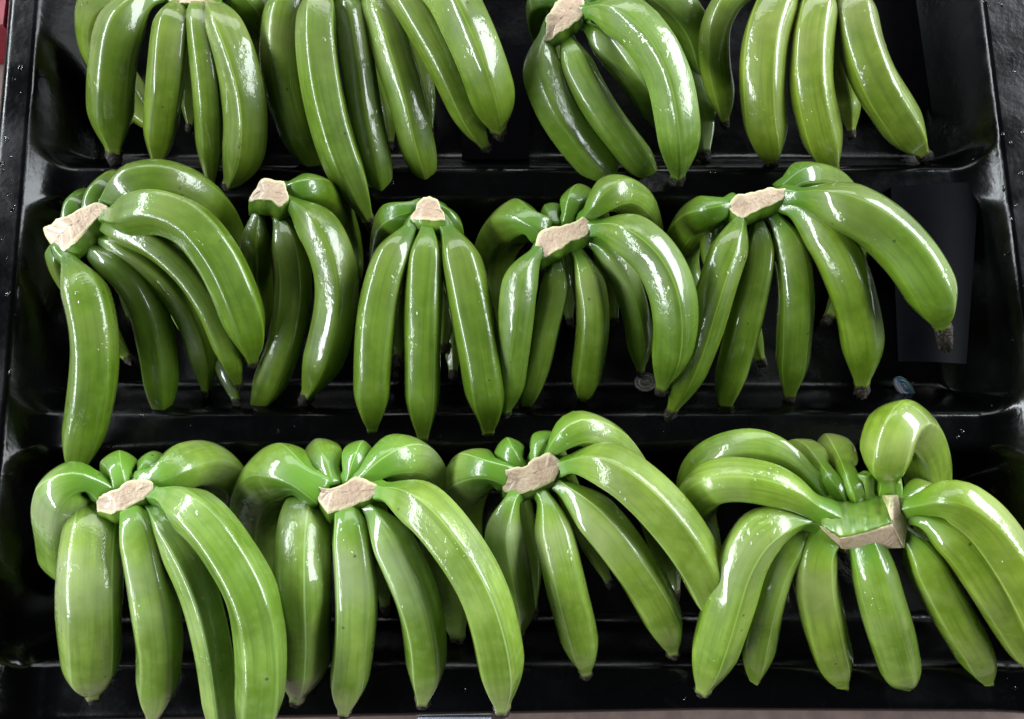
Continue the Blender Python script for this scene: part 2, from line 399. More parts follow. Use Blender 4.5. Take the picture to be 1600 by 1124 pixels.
HANDS = []
def hand(name_label, zc, crown_poly, fingers, tint=(1, 1, 1), crown_kw=None, group='hands of green bananas laid in the tray'):
    fl = [at(x, y, 0) for f in fingers for (x, y) in f[1]]
    c = sum(fl, Vector()) / len(fl); c.z = 0.004
    e = bpy.data.objects.new('banana_hand', None); COL.objects.link(e); e.location = c; e.empty_display_size = 0.05
    tag(e, name_label, 'bananas', group)
    if crown_poly: crown(e, c, crown_poly, zc, **(crown_kw or {}))
    for f in fingers:
        kind, pts, wpx = f[0], f[1], f[2]; kw = dict(f[3]) if len(f) > 3 else {}
        zo = kw.pop('dz', 0); zs = kw.pop('z', None) or [z + zo for z in prof(kind, zc)]
        zs = [max(0.02, z) for z in zs]
        if kind == 'K': kw.setdefault('nl', 0.5); kw.setdefault('sw', 1.3); kw.setdefault('neck', .5); kw['fold'] = True; wpx *= 1.08
        kw.setdefault('tint', tint); banana(e, c, pts, zs, wpx, **kw)
    HANDS.append(e); return e

# ------------------------------------------------------------------ the hands (outlines measured off the photo)
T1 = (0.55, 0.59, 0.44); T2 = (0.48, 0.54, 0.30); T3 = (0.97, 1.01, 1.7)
# back row
hand('banana hand in the back left corner with glossy fingers hanging straight down', .125,
  [(255, -10), (290, -22), (330, -22), (345, -8), (325, 4), (275, 6)], [
  ('K', [(285, -15), (205, -25), (155, 15), (160, 90), (200, 150), (240, 200)], 70),
  ('K', [(335, -15), (375, -18), (402, 35), (405, 100), (380, 160), (350, 210)], 66),
  ('D', [(300, 20), (300, 80), (298, 140), (297, 196)], 40),
  ('F', [(262, -12), (215, 8), (188, 50), (176, 110), (173, 170), (178, 238)], 78, dict(ph=-30)),
  ('F', [(284, -10), (268, 50), (260, 120), (252, 190), (246, 255)], 60, dict(ph=40)),
  ('F', [(306, -10), (314, 55), (323, 130), (328, 210), (330, 290)], 50, dict(ph=-30)),
  ('F', [(320, -10), (343, 35), (368, 95), (384, 165), (382, 235), (360, 290)], 76, dict(ph=-14, k=.75)),
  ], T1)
hand('back banana hand whose paired right fingers swing out over bare black tray', .13,
  [(490, -50), (540, -65), (590, -60), (575, -35), (510, -28)], [
  ('K', [(545, -40), (590, -30), (640, 60), (660, 140), (670, 205)], 46),
  ('D', [(560, 20), (580, 90), (600, 160), (610, 224)], 40),
  ('L', [(500, -45), (455, 0), (442, 70), (450, 145), (472, 215), (500, 272)], 76),
  ('F', [(510, -45), (500, 0), (496, 55), (501, 110), (512, 170), (532, 240), (555, 295), (577, 344)], 74, dict(ph=-24, tip=1.5, k=.95)),
  ('L', [(530, -40), (548, 30), (560, 105), (573, 185), (590, 265), (600, 322)], 58),
  ('L', [(555, -40), (595, 25), (615, 85), (635, 150), (650, 215), (662, 260), (667, 292)], 66, dict(tip=.8)),
  ('F', [(575, -60), (630, -5), (666, 50), (697, 105), (722, 160), (742, 200), (757, 226)], 60, dict(ph=-25)),
  ('M', [(590, -65), (690, -20), (730, 45), (755, 105), (770, 155), (778, 202)], 84, dict(ph=5)),
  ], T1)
hand('back banana hand with a blocky pale cut crown and fingers slanting right', .125,
  [(853, 26), (876, -6), (900, -8), (914, 2), (910, 28), (888, 43), (852, 59)], [
  ('K', [(876, 12), (850, -2), (840, 25), (856, 70), (890, 130), (920, 190)], 42),
  ('K', [(905, 5), (960, -30), (1030, 20), (1075, 110), (1098, 180), (1101, 242)], 52),
  ('L', [(866, 36), (853, 62), (848, 110), (866, 165), (902, 220), (940, 265), (970, 300)], 68, dict(ph=-8)),
  ('L', [(905, 30), (940, 65), (975, 108), (1008, 155), (1030, 200)], 48),
  ('L', [(884, 38), (893, 82), (917, 135), (948, 185), (983, 232), (1008, 262), (1019, 279)], 58, dict(ph=35)),
  ('M', [(900, 20), (938, 18), (980, 32), (1018, 70), (1045, 125), (1057, 185), (1061, 235), (1059, 276)], 76, dict(ph=2)),
  ('L', [(915, 0), (985, -35), (1040, -8), (1076, 35), (1092, 85), (1100, 137)], 70, dict(tip=1.3)),
  ], (.60, .66, .75), dict(lip=(0, -.004)))
hand('back right banana hand with three matte fingers, crown out of view', .125,
  [(1215, -55), (1260, -70), (1320, -65), (1335, -45), (1270, -35)], [
  ('D', [(1305, 40), (1315, 100), (1324, 150), (1330, 206)], 42),
  ('L', [(1220, -45), (1150, -10), (1120, 40), (1118, 100), (1128, 150), (1132, 187)], 52),
  ('F', [(1250, -45), (1216, 5), (1196, 60), (1190, 120), (1193, 180), (1202, 225), (1205, 248)], 76, dict(ph=30)),
  ('F', [(1285, -45), (1278, 10), (1267, 70), (1266, 130), (1278, 190), (1291, 235), (1302, 266)], 74, dict(ph=-36)),
  ('F', [(1315, -45), (1332, 10), (1345, 70), (1366, 125), (1396, 175), (1420, 212), (1440, 237)], 74, dict(ph=-33, tip=1.5)),
  ], (.75, .74, .65))
# middle row
hand('banana hand at the left end of the middle row, long slanted cut crown', .13,
  [(58, 352), (80, 346), (107, 336), (147, 316), (171, 322), (166, 331), (140, 354), (122, 378), (80, 398)], [
  ('K', [(100, 355), (118, 325), (140, 312), (170, 330), (195, 420), (205, 500)], 40),
  ('K', [(130, 345), (160, 300), (190, 288), (230, 350), (270, 450), (300, 540)], 46),
  ('K', [(90, 375), (95, 420), (140, 480), (180, 540), (200, 560)], 40, dict(z=[.10, .06, .03, .025])),
  ('L', [(150, 332), (180, 306), (215, 284), (262, 282), (312, 305), (345, 345), (362, 400), (365, 470)], 68, dict(z=[.115, .13, .13, .10, .05, .035])),
  ('L', [(280, 420), (320, 500), (350, 560), (368, 626)], 40, dict(z=[.06, .05, .04])),
  ('F', [(97, 388), (117, 425), (136, 470), (146, 530), (145, 590), (136, 650), (124, 705), (120, 738)], 78, dict(ph=-42)),
  ('L', [(118, 372), (152, 396), (195, 425), (227, 475), (244, 540), (251, 605), (253, 652)], 64),
  ('L', [(130, 364), (172, 380), (222, 408), (270, 450), (302, 502), (319, 560), (322, 610)], 56),
  ('F', [(142, 350), (190, 362), (242, 384), (290, 424), (328, 478), (350, 530), (364, 572), (371, 598)], 52, dict(ph=20, tip=.8)),
  ('M', [(150, 340), (195, 342), (247, 331), (296, 350), (340, 402), (369, 462), (387, 520), (393, 563)], 78, dict(ph=-28, tip=.5, k=.95)),
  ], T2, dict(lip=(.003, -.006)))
hand('narrow banana hand with three front fingers between the slanted-crown hand and the triangular-crown hand', .12,
  [(383, 311), (408, 278), (428, 281), (444, 284), (452, 309), (438, 326), (425, 314)], [
  ('K', [(440, 300), (472, 295), (506, 303), (534, 345), (545, 410), (540, 480)], 52),
  ('L', [(408, 318), (402, 345), (400, 400), (405, 460), (412, 525)], 52),
  ('L', [(424, 318), (440, 350), (453, 398), (457, 450), (450, 510), (434, 565), (414, 612), (395, 648)], 64, dict(ph=25)),
  ('F', [(440, 310), (468, 328), (502, 364), (523, 418), (526, 470), (516, 525), (499, 577), (480, 618)], 74, dict(ph=4)),
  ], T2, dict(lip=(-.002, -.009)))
hand('banana hand with three straight front fingers under a small triangular cut crown', .125,
  [(656, 310), (672, 307), (684, 312), (698, 345), (670, 346), (640, 341)], [
  ('K', [(655, 328), (628, 332), (605, 358), (602, 420), (610, 500), (620, 560)], 54),
  ('K', [(684, 328), (698, 336), (706, 380), (708, 460), (708, 520), (708, 582)], 44),
  ('K', [(668, 335), (672, 370), (690, 450), (690, 540)], 50, dict(z=[.10, .06, .04, .03])),
  ('F', [(652, 340), (633, 370), (609, 412), (593, 470), (584, 535), (581, 600), (581, 640), (582, 671)], 68, dict(ph=-38)),
  ('F', [(667, 340), (667, 375), (664, 420), (661, 490), (660, 560), (660, 630), (661, 685)], 66, dict(ph=36)),
  ('F', [(686, 340), (705, 370), (722, 412), (736, 475), (748, 540), (758, 605), (763, 640), (763, 674)], 74, dict(ph=-38, tip=.8)),
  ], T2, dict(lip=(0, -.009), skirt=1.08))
hand('middle row banana hand whose glossy right finger ends beside the round grey cap', .13,
  [(834, 388), (842, 360), (862, 355), (890, 350), (914, 338), (926, 350), (918, 369), (900, 374), (876, 389), (844, 404)], [
  ('K', [(846, 360), (826, 345), (797, 350), (772, 390), (770, 450), (780, 520)], 72),
  ('K', [(866, 356), (862, 336), (866, 345), (880, 420), (890, 500)], 42),
  ('K', [(886, 350), (892, 322), (910, 306), (935, 340), (950, 430), (960, 500)], 42),
  ('L', [(910, 348), (930, 324), (956, 302), (988, 314), (1012, 365), (1020, 440)], 66, dict(z=[.115, .135, .135, .105, .05, .03])),
  ('F', [(848, 388), (832, 405), (814, 440), (807, 490), (800, 545), (794, 600), (790, 642)], 64, dict(ph=0)),
  ('L', [(866, 385), (869, 420), (866, 460), (854, 510), (841, 565), (827, 610), (819, 638)], 50),
  ('L', [(892, 378), (908, 405), (922, 450), (927, 500), (922, 555), (915, 600), (911, 623)], 58, dict(ph=-30)),
  ('L', [(906, 372), (940, 388), (970, 425), (989, 475), (998, 525), (1001, 580)], 50),
  ('M', [(912, 358), (950, 359), (988, 372), (1024, 405), (1046, 450), (1053, 500), (1048, 552), (1034, 606)], 80, dict(ph=16, tip=.6, k=.7)),
  ], (.56, .62, .56), dict(lip=(0, -.006)))
hand('banana hand with one thick finger thrown out right over the liner board', .13,
  [(1137, 319), (1150, 304), (1178, 300), (1204, 293), (1231, 296), (1225, 312), (1202, 322), (1180, 331), (1162, 342), (1150, 334)], [
  ('K', [(1145, 322), (1115, 330), (1083, 345), (1062, 390), (1070, 450), (1100, 510)], 60),
  ('K', [(1160, 325), (1125, 350), (1110, 390), (1150, 470), (1188, 562)], 44, dict(z=[.10, .09, .06, .03])),
  ('K', [(1220, 300), (1240, 280), (1272, 277), (1310, 295), (1335, 350), (1330, 430), (1294, 498)], 52),
  ('F', [(1160, 330), (1150, 362), (1132, 410), (1114, 465), (1096, 525), (1074, 585), (1049, 642)], 66, dict(ph=20, tip=1.4)),
  ('L', [(1178, 326), (1186, 365), (1182, 420), (1170, 475), (1155, 540), (1140, 595), (1131, 642)], 58),
  ('L', [(1195, 322), (1216, 352), (1236, 402), (1243, 455), (1242, 515), (1238, 570), (1234, 618)], 62, dict(ph=-34)),
  ('F', [(1213, 314), (1252, 335), (1292, 375), (1321, 430), (1339, 490), (1347, 545), (1346, 602)], 76, dict(ph=26)),
  ('M', [(1220, 308), (1262, 310), (1312, 321), (1366, 348), (1414, 392), (1447, 440), (1463, 478), (1471, 510)], 88, dict(ph=34, tip=2.0, z=[.118, .146, .146, .135, .105])),
  ], (.53, .61, .34), dict(lip=(0, -.006)))
# front row
hand('banana hand in the front left corner with a rounded finger bulging left', .145,
  [(143, 779), (160, 772), (181, 765), (200, 751), (222, 747), (240, 754), (238, 769), (215, 786), (195, 797), (172, 804), (145, 801)], [
  ('K', [(164, 768), (138, 750), (112, 750), (101, 795), (104, 850), (114, 910)], 92, dict(nl=.5, sw=1.2, neck=.40, z=[.13, .14, .142, .115, .07, .03])),
  ('K', [(192, 760), (187, 738), (186, 732), (196, 790), (215, 860), (230, 930)], 56),
  ('K', [(215, 752), (232, 728), (250, 730), (280, 800), (300, 880)], 42),
  ('K', [(228, 755), (258, 742), (294, 726), (335, 728), (365, 765), (375, 830), (370, 900)], 74),
  ('F', [(160, 788), (151, 814), (144, 860), (141, 920), (142, 985), (144, 1040), (146, 1086)], 90, dict(z=[.100, .126, .134, .102, .069], ph=36, nl=0, sw=1.0, neck=.72, tip=.5)),
  ('F', [(200, 785), (215, 820), (229, 880), (241, 945), (248, 1010), (246, 1070), (240, 1118)], 78, dict(ph=22, tip=.5, nl=.2, neck=.45)),
  ('F', [(222, 778), (252, 814), (287, 868), (314, 930), (332, 1000), (342, 1065), (347, 1120), (345, 1160)], 64, dict(ph=-20, k=.95)),
  ('M', [(230, 770), (272, 782), (320, 815), (361, 870), (393, 930), (406, 995), (408, 1065), (400, 1130), (390, 1165)], 88, dict(ph=-37, k=1.0)),
  ], T3, dict(lip=(0, -.007)))
hand('front row banana hand second from left with stout fingers and bent crown', .145,
  [(476, 752), (490, 757), (508, 766), (538, 756), (556, 742), (581, 754), (600, 762), (577, 781), (547, 793), (512, 804), (497, 786)], [
  ('K', [(500, 768), (475, 752), (440, 732), (408, 766), (402, 820), (412, 880), (430, 940)], 94, dict(ph=0)),
  ('K', [(520, 760), (512, 730), (502, 712), (510, 770), (530, 850)], 66),
  ('K', [(545, 752), (553, 722), (564, 706), (580, 780), (595, 860), (601, 946)], 46),
  ('K', [(568, 752), (592, 725), (634, 713), (664, 745), (685, 830), (702, 920), (715, 998)], 78),
  ('F', [(506, 772), (480, 808), (473, 850), (472, 910), (474, 970), (472, 1030), (464, 1092)], 86, dict(z=[.100, .126, .134, .102, .069], nl=0, sw=1.0, neck=.72, tip=.5)),
  ('F', [(538, 785), (547, 820), (554, 880), (556, 945), (552, 1010), (545, 1065), (538, 1111)], 74, dict(nl=.2, neck=.55, tip=.6, ph=30)),
  ('F', [(566, 778), (592, 815), (623, 870), (649, 930), (663, 990), (666, 1045), (660, 1095)], 76, dict(ph=22, tip=.5)),
  ('M', [(580, 766), (622, 775), (667, 800), (713, 855), (748, 915), (770, 980), (781, 1045), (784, 1107)], 88, dict(ph=14, tip=.4, k=.9)),
  ], T3, dict(lip=(0, -.007)))
hand('front row banana hand with black tray showing between its splayed slim fingers', .14,
  [(784, 733), (800, 732), (819, 729), (838, 714), (858, 706), (876, 718), (872, 745), (858, 756), (844, 762), (809, 775), (786, 770)], [
  ('K', [(792, 744), (765, 734), (736, 740), (718, 780), (718, 840), (728, 900)], 78),
  ('K', [(812, 734), (800, 712), (795, 708), (805, 780), (825, 860), (833, 950)], 48),
  ('K', [(836, 722), (843, 700), (856, 690), (885, 760), (920, 840), (951, 908)], 42),
  ('L', [(856, 718), (874, 690), (902, 670), (942, 682), (975, 715), (1020, 800), (1050, 890), (1054, 926)], 64, dict(z=[.125, .145, .145, .12, .07, .03, .025])),
  ('F', [(812, 766), (799, 785), (787, 825), (795, 880), (806, 940), (809, 990)], 68, dict(ph=2)),
  ('F', [(836, 758), (853, 785), (867, 840), (881, 900), (896, 960), (908, 1010), (915, 1049)], 70, dict(ph=-30, tip=.8)),
  ('F', [(858, 746), (896, 775), (942, 820), (982, 872), (1016, 925), (1040, 975), (1052, 1019)], 76, dict(ph=24, tip=.6)),
  ('M', [(868, 734), (906, 724), (952, 730), (1002, 765), (1049, 815), (1086, 870), (1113, 925), (1133, 978)], 86, dict(ph=20, tip=.5, k=.9)),
  ], (.94, .97, 1.35), dict(lip=(0, -.006)))
nh = hand('front right banana hand turned to show its green ribbed crown and stub', .145,
  None, [
  ('K', [(1296, 780), (1276, 762), (1246, 726), (1200, 703), (1150, 703), (1105, 725), (1085, 780), (1100, 850)], 72, dict(z=[.118, .124, .128, .124, .115, .10, .06, .03], nl=1.6, sw=2.6, neck=.46, ph=-10)),
  ('K', [(1314, 776), (1300, 752), (1276, 718), (1250, 702), (1225, 730), (1215, 830), (1225, 930)], 46, dict(nl=2.5, neck=.46)),
  ('K', [(1334, 776), (1327, 750), (1312, 715), (1297, 700), (1300, 760), (1320, 860)], 58, dict(nl=2.2, sw=1.5, neck=.42)),
  ('M', [(1385, 776), (1387, 745), (1386, 702), (1398, 668), (1424, 672), (1442, 715), (1448, 770), (1440, 850)], 90, dict(z=[.120, .135, .155, .155, .125, .08, .04, .03], ph=0, nl=1.0, sw=1.5, neck=.46)),
  ('L', [(1405, 790), (1425, 770), (1470, 790), (1500, 870)], 50, dict(z=[.11, .10, .07, .04])),
  ('M', [(1300, 808), (1266, 790), (1226, 766), (1175, 752), (1122, 752), (1088, 780), (1092, 830), (1120, 890)], 76, dict(z=[.132, .142, .15, .15, .145, .12, .08, .05], nl=1.2, sw=2.6, neck=.55, ph=-40)),
  ('F', [(1285, 815), (1238, 814), (1192, 830), (1161, 875), (1143, 930), (1126, 985), (1111, 1035), (1098, 1079)], 84, dict(ph=26, nl=.9, tip=.3, k=.65)),
  ('L', [(1290, 818), (1252, 835), (1223, 870), (1204, 920), (1193, 970), (1184, 1020), (1179, 1065)], 62, dict(ph=30, tip=.4)),
  ('L', [(1305, 825), (1278, 852), (1273, 900), (1283, 960), (1297, 1015), (1316, 1071)], 74, dict(nl=.2, neck=.75, ph=-40, tip=.4)),
  ('L', [(1345, 830), (1358, 870), (1374, 930), (1391, 990), (1405, 1040), (1414, 1071)], 76, dict(nl=.2, neck=.75, ph=26, tip=.4)),
  ('L', [(1390, 815), (1425, 845), (1456, 900), (1491, 965), (1521, 1015), (1543, 1067)], 70, dict(ph=36, tip=.4)),
  ('F', [(1400, 805), (1450, 815), (1496, 850), (1536, 905), (1571, 960), (1602, 1010), (1628, 1056)], 70, dict(ph=30)),
  ('M', [(1400, 796), (1440, 788), (1482, 781), (1527, 806), (1571, 860), (1606, 920), (1632, 985), (1644, 1045)], 82, dict(ph=25)),
  ], (.94, .98, 1.0))

# crown of that hand: a ribbed green fan of merged necks, an angled cut face along its lower and right edge, and a stub
def fan_crown(e):
    org = e.location
    z = .15
    top = [(1268, 778), (1284, 766), (1300, 768), (1318, 768), (1336, 768), (1354, 768), (1372, 768), (1386, 768), (1397, 770)]
    bot = [(1290, 824), (1300, 832), (1313, 840), (1328, 838), (1344, 834), (1360, 830), (1376, 824), (1388, 819), (1393, 784)]
    bot[-1] = (1394, 818)
    n, m = 48, 16
    V, F = [], []
    tx = np.linspace(0, len(top) - 1, n)
    tp = np.stack([np.interp(tx, range(len(top)), [q[k] for q in top]) for k in (0, 1)], 1)
    bt = np.stack([np.interp(tx, range(len(bot)), [q[k] for q in bot]) for k in (0, 1)], 1)
    for i in range(n):
        for j in range(m):
            f = j / (m - 1); p = tp[i] * (1 - f) + bt[i] * f
            fl = (0.5 - 0.5 * math.cos(i / (n - 1) * 2 * math.pi * 6.5)) * (1 - 0.55 * f)
            zz = z - .020 * (1 - f) ** 1.3 + .0016 * fl - .003 + .004 * f
            V.append(list(at(p[0], p[1], zz)))
    for i in range(n - 1):
        for j in range(m - 1): F.append((i * m + j, i * m + j + 1, (i + 1) * m + j + 1, (i + 1) * m + j))
    # skirt down
    rim = [i * m for i in range(n)] + [(n - 1) * m + j for j in range(1, m)] + [i * m + m - 1 for i in range(n - 2, -1, -1)] + [j for j in range(m - 2, 0, -1)]
    b0 = len(V)
    cx = np.mean(np.array(V), 0)
    for r_ in rim:
        v = np.array(V[r_]); q = cx + (v - cx) * .9; V.append([q[0], q[1], min(v[2] - .02, .112)])
    for k in range(len(rim)):
        k2 = (k + 1) % len(rim); F.append((rim[k], b0 + k, b0 + k2, rim[k2]))
    F.append(tuple(b0 + k for k in range(len(rim))))
    bo = mesh_obj('crown', V, F, CROWN, e, org)
    import bmesh
    def fix(o):
        bm = bmesh.new(); bm.from_mesh(o.data); bmesh.ops.recalc_face_normals(bm, faces=bm.faces); bm.to_mesh(o.data); bm.free()
    fix(bo)
    # cut faces: two facets, sloping down from the green edge
    def facet(inner, outer, zi, zo):
        nn, mm = 40, 7; V, F, UV = [], [], []
        t = np.linspace(0, len(inner) - 1, nn)
        a = np.stack([np.interp(t, range(len(inner)), [q[k] for q in inner]) for k in (0, 1)], 1)
        b_ = np.stack([np.interp(t, range(len(outer)), [q[k] for q in outer]) for k in (0, 1)], 1)
        for i in range(nn):
            for j in range(mm):
                f = j / (mm - 1); p = a[i] * (1 - f) + b_[i] * f
                V.append(list(at(p[0], p[1], zi * (1 - f) + zo * f + .0012 * math.sin(f * math.pi) + random.gauss(0, .0002))))
        for i in range(nn - 1):
            for j in range(mm - 1):
                F.append((i * mm + j, i * mm + j + 1, (i + 1) * mm + j + 1, (i + 1) * mm + j))
                for (ii, jj) in ((i, j), (i, j + 1), (i + 1, j + 1), (i + 1, j)): UV.append((max(abs(jj / (mm - 1) * 2 - 1) ** 1.4, abs(ii / (nn - 1) * 2 - 1) ** 8) * .96, 0))
        # give it a back
        b0 = len(V); rim = [i * mm for i in range(nn)] + [(nn - 1) * mm + j for j in range(1, mm)] + [i * mm + mm - 1 for i in range(nn - 2, -1, -1)] + [j for j in range(mm - 2, 0, -1)]
        for r_ in rim: v = V[r_]; V.append([v[0], v[1] + .002, v[2] - .022])
        for k in range(len(rim)):
            k2 = (k + 1) % len(rim); F.append((rim[k], b0 + k, b0 + k2, rim[k2])); UV += [(1, 0)] * 4
        F.append(tuple(b0 + k for k in range(len(rim)))); UV += [(1, 0)] * len(rim)
        o = mesh_obj('cut_face', V, F, CUT, bo, org, UV); fix(o); return o
    facet([(1288, 824), (1300, 833), (1313, 841), (1344, 834), (1376, 824), (1394, 818)], [(1291, 836), (1302, 847), (1315, 858), (1345, 858), (1380, 858), (1412, 856)], z + .001, z - .014)
    facet([(1396, 776), (1395, 790), (1394, 804), (1393, 819)], [(1402, 774), (1412, 790), (1420, 806), (1413, 857)], z + .0005, z - .012)
    # stub of a missing finger
    P0, P1 = at(1352, 782, z - .022), at(1353, 740, z - .010)
    d = (P1 - P0); T = d.normalized(); A = Vector((1, 0, 0)); A = (A - T * A.dot(T)).normalized(); Bv = T.cross(A)
    V, F = [], []; k = 20
    for q, (f, r_) in enumerate([(0, .0062), (.3, .0050), (.7, .0047), (.97, .0050), (1.0, .0048), (1.0, .003), (.985, 0.0005)]):
        for j in range(k):
            a = 2 * math.pi * j / k; sq = 1 + .16 * math.cos(4 * a + .4)
            p = P0 + d * f + (A * math.cos(a) * 1.12 + Bv * math.sin(a) * .8) * r_ * sq; V.append(list(p))
    for q in range(6):
        for j in range(k): F.append((q * k + j, q * k + (j + 1) % k, (q + 1) * k + (j + 1) % k, (q + 1) * k + j))
    fix(mesh_obj('finger_stub', V, F, CROWN, bo, org))
fan_crown(nh)

# ------------------------------------------------------------------ tray
ZR = 0.075
def xy(x, y, z=ZR): p = at(x, y, z); return p.x, p.y
LX0, LY0 = xy(58, 0); LX1, LY1 = xy(6, 640)
RX0, RY0 = xy(1538, 0); RX1, RY1 = xy(1604, 520)
def xl(y): return LX0 + (LX1 - LX0) * (y - LY0) / (LY1 - LY0)
def xr(y): return RX0 + (RX1 - RX0) * (y - RY0) / (RY1 - RY0)
ZM = 0.052
Y1 = xy(800, 285, ZM)[1]; Y2 = xy(800, 672, ZM)[1]; YB = xy(800, 1052, .05)[1]; YT = xy(800, -330)[1]
YO = xy(800, 1112, .04)[1]
cells = [(Y1 + .009, YT, ), (Y2 + .009, Y1 - .009), (YB, Y2 - .009)]
def height(X, Y):
    a, b_ = xl(Y), xr(Y)
    # signed distance into each rounded compartment
    best = np.full(X.shape, -1.0); rc = .030
    for y0, y1 in cells:
        cx, cy = (a + b_) / 2, (y0 + y1) / 2; hx, hy = (b_ - a) / 2, (y1 - y0) / 2
        qx, qy = np.abs(X - cx) - hx + rc, np.abs(Y - cy) - hy + rc
        sd = -(np.minimum(np.maximum(qx, qy), 0) + np.hypot(np.maximum(qx, 0), np.maximum(qy, 0)) - rc)
        best = np.maximum(best, sd)
    t = np.clip(best / .046, 0, 1)
    tt = t ** 0.85; wall = 1 - tt ** 3 * (tt * (6 * tt - 15) + 10)
    edge = np.minimum(X - a, b_ - X)
    top = ZM + (ZR - ZM) * (1 - np.clip(edge / .036, 0, 1)) ** 2
    top = np.where((Y < YB + .03), np.minimum(top, .05 + (ZR - .05) * np.clip(1 - edge / .05, 0, 1) ** 2), top)
    z = top * wall
    return z
nx, ny = 520, 400
x0, x1 = xl(YO) - .055, xr(YO) + .055
gx = np.linspace(x0, x1, nx); gy = np.linspace(YO, YT + .04, ny)
GX, GY = np.meshgrid(gx, gy)
# follow the slight splay of the sides
u = (GX - x0) / (x1 - x0)
GX = (xl(GY) - .030) * (1 - u) + (xr(GY) + .046) * u
Z = height(GX, GY)
px_ = [at(q, 1112, .04).x for q in (0, 1100, 1600)]; yo = np.interp(GX, px_, [at(800, 1131, .04).y, at(800, 1110, .04).y, at(800, 1113, .04).y])
GYW = GY + (yo - YO) * np.clip((YB - GY) / (YB - YO), 0, 1)
# rolled outer edge
eo = np.minimum(np.minimum(GX - (xl(GY) - .030), (xr(GY) + .046) - GX), GY - YO)
roll = np.clip(1 - eo / .010, 0, 1); Z = Z - .010 * (1 - np.sqrt(np.clip(1 - roll ** 2, 0, 1)))
V = np.stack([GX, GYW, Z], -1).reshape(-1, 3).tolist()
idx = np.arange(nx * ny).reshape(ny, nx)
F = np.stack([idx[:-1, :-1], idx[:-1, 1:], idx[1:, 1:], idx[1:, :-1]], -1).reshape(-1, 4).tolist()
rim = list(idx[0, :]) + list(idx[1:, -1]) + list(idx[-1, -2::-1]) + list(idx[-2:0:-1, 0])
b0 = len(V)
for r_ in rim: v = V[r_]; V.append([v[0], v[1], -.018])
for k in range(len(rim)):
    k2 = (k + 1) % len(rim); F.append([int(rim[k2]), int(rim[k]), b0 + k, b0 + k2])
tray = mesh_obj('display_tray', V, F, PLASTIC)
tag(tray, 'wet black plastic tray with three long compartments holding all the banana hands', 'tray')

# black liner boards lying in the compartments
BOARD = simple('black_liner_board', (.0016, .0016, .0024), .42, 1.25)
def board(name, corners, label, z0, bend=0.0, th=.003):
    nn = 24; V, F = [], []
    (ax, ay), (bx, by), (cx, cy), (dx, dy) = [xy(*c, z0) for c in corners]     # top-left, top-right, bottom-right, bottom-left
    for lay in (0, 1):
        for i in range(nn + 1):
            for j in range(nn + 1):
                f, g = i / nn, j / nn
                x = (ax * (1 - f) + bx * f) * (1 - g) + (dx * (1 - f) + cx * f) * g
                y = (ay * (1 - f) + by * f) * (1 - g) + (dy * (1 - f) + cy * f) * g
                V.append([x, y, z0 + bend * math.sin(math.pi * min(1, max(0, f))) ** 2 * (0.4 + .6 * g) + .004 * g - lay * th])
    k = (nn + 1) ** 2; W_ = nn + 1
    for i in range(nn):
        for j in range(nn):
            a = i * W_ + j; F.append((a, a + 1, a + W_ + 1, a + W_)); F.append((k + a, k + a + W_, k + a + W_ + 1, k + a + 1))
    rim = [i * W_ for i in range(W_)] + [nn * W_ + j for j in range(1, W_)] + [i * W_ + nn for i in range(nn - 1, -1, -1)] + [j for j in range(nn - 1, 0, -1)]
    for q in range(len(rim)):
        q2 = (q + 1) % len(rim); F.append((rim[q], rim[q2], k + rim[q2], k + rim[q]))
    o = mesh_obj(name, V, F, BOARD, smooth=False)
    import bmesh
    bm = bmesh.new(); bm.from_mesh(o.data); bmesh.ops.recalc_face_normals(bm, faces=bm.faces); bm.to_mesh(o.data); bm.free()
    tag(o, label, 'liner board', 'black liner boards in the tray'); return o
board('liner_board', [(1392, 292), (1530, 284), (1506, 570), (1400, 566)], 'black liner board under the far-right finger of the middle row', .056, .003)
board('liner_board', [(1330, -60), (1450, -60), (1447, 172), (1335, 175)], 'black liner board behind the back right hand near the tray side', .012)
board('liner_board', [(722, 70), (832, 70), (826, 252), (722, 252)], 'black liner board on the bare tray floor between two back hands', .012)

# ------------------------------------------------------------------ small things in the tray
BOARD.node_tree.nodes['Principled BSDF'].inputs['Specular IOR Level'].default_value = .05
def disc(name, px, py, rx, ry, ang, z, mats, label, cat):
    c = at(px, py, z); k = 48; sc = depth(c) / FPX
    ca, sa = math.cos(ang), math.sin(ang)
    prof_ = [(1.0, -.0035), (1.0, 0), (.93, .0006), (.88, .0001), (.70, -.0002), (.66, .0003), (.60, .0003), (.56, -.0002), (.30, -.0002), (.26, .0006), (.12, .0008), (0.001, .0008)]
    V, F = [], []
    for f, dz in prof_:
        for j in range(k):
            a = 2 * math.pi * j / k; x, y = rx * f * math.cos(a) * sc, ry * f * math.sin(a) * sc
            V.append([c.x + x * ca - y * sa, c.y + x * sa + y * ca, c.z + dz])
    for q in range(len(prof_) - 1):
        for j in range(k): F.append((q * k + j, q * k + (j + 1) % k, (q + 1) * k + (j + 1) % k, (q + 1) * k + j))
    F.append(tuple(range(k - 1, -1, -1)))
    return tag(mesh_obj(name, V, F, mats), label, cat)
def ring_mat():
    m, nt, b = new_mat('grey_moulded_plastic'); tc = N(nt, 'ShaderNodeTexCoord')
    n = noise(nt, tc.outputs['Object'], 420, 3, .6, .8)
    nt.links.new(mix(nt, ramp(nt, n, .4, .65), (.03, .028, .025), (.10, .095, .085)), b.inputs['Base Color']); b.inputs['Roughness'].default_value = .5
    return m
disc('drain_cap', 1009, 597, 18, 15, .1, .028, ring_mat(), 'round grey cap with raised rings on the tray floor beside a banana tip', 'cap')
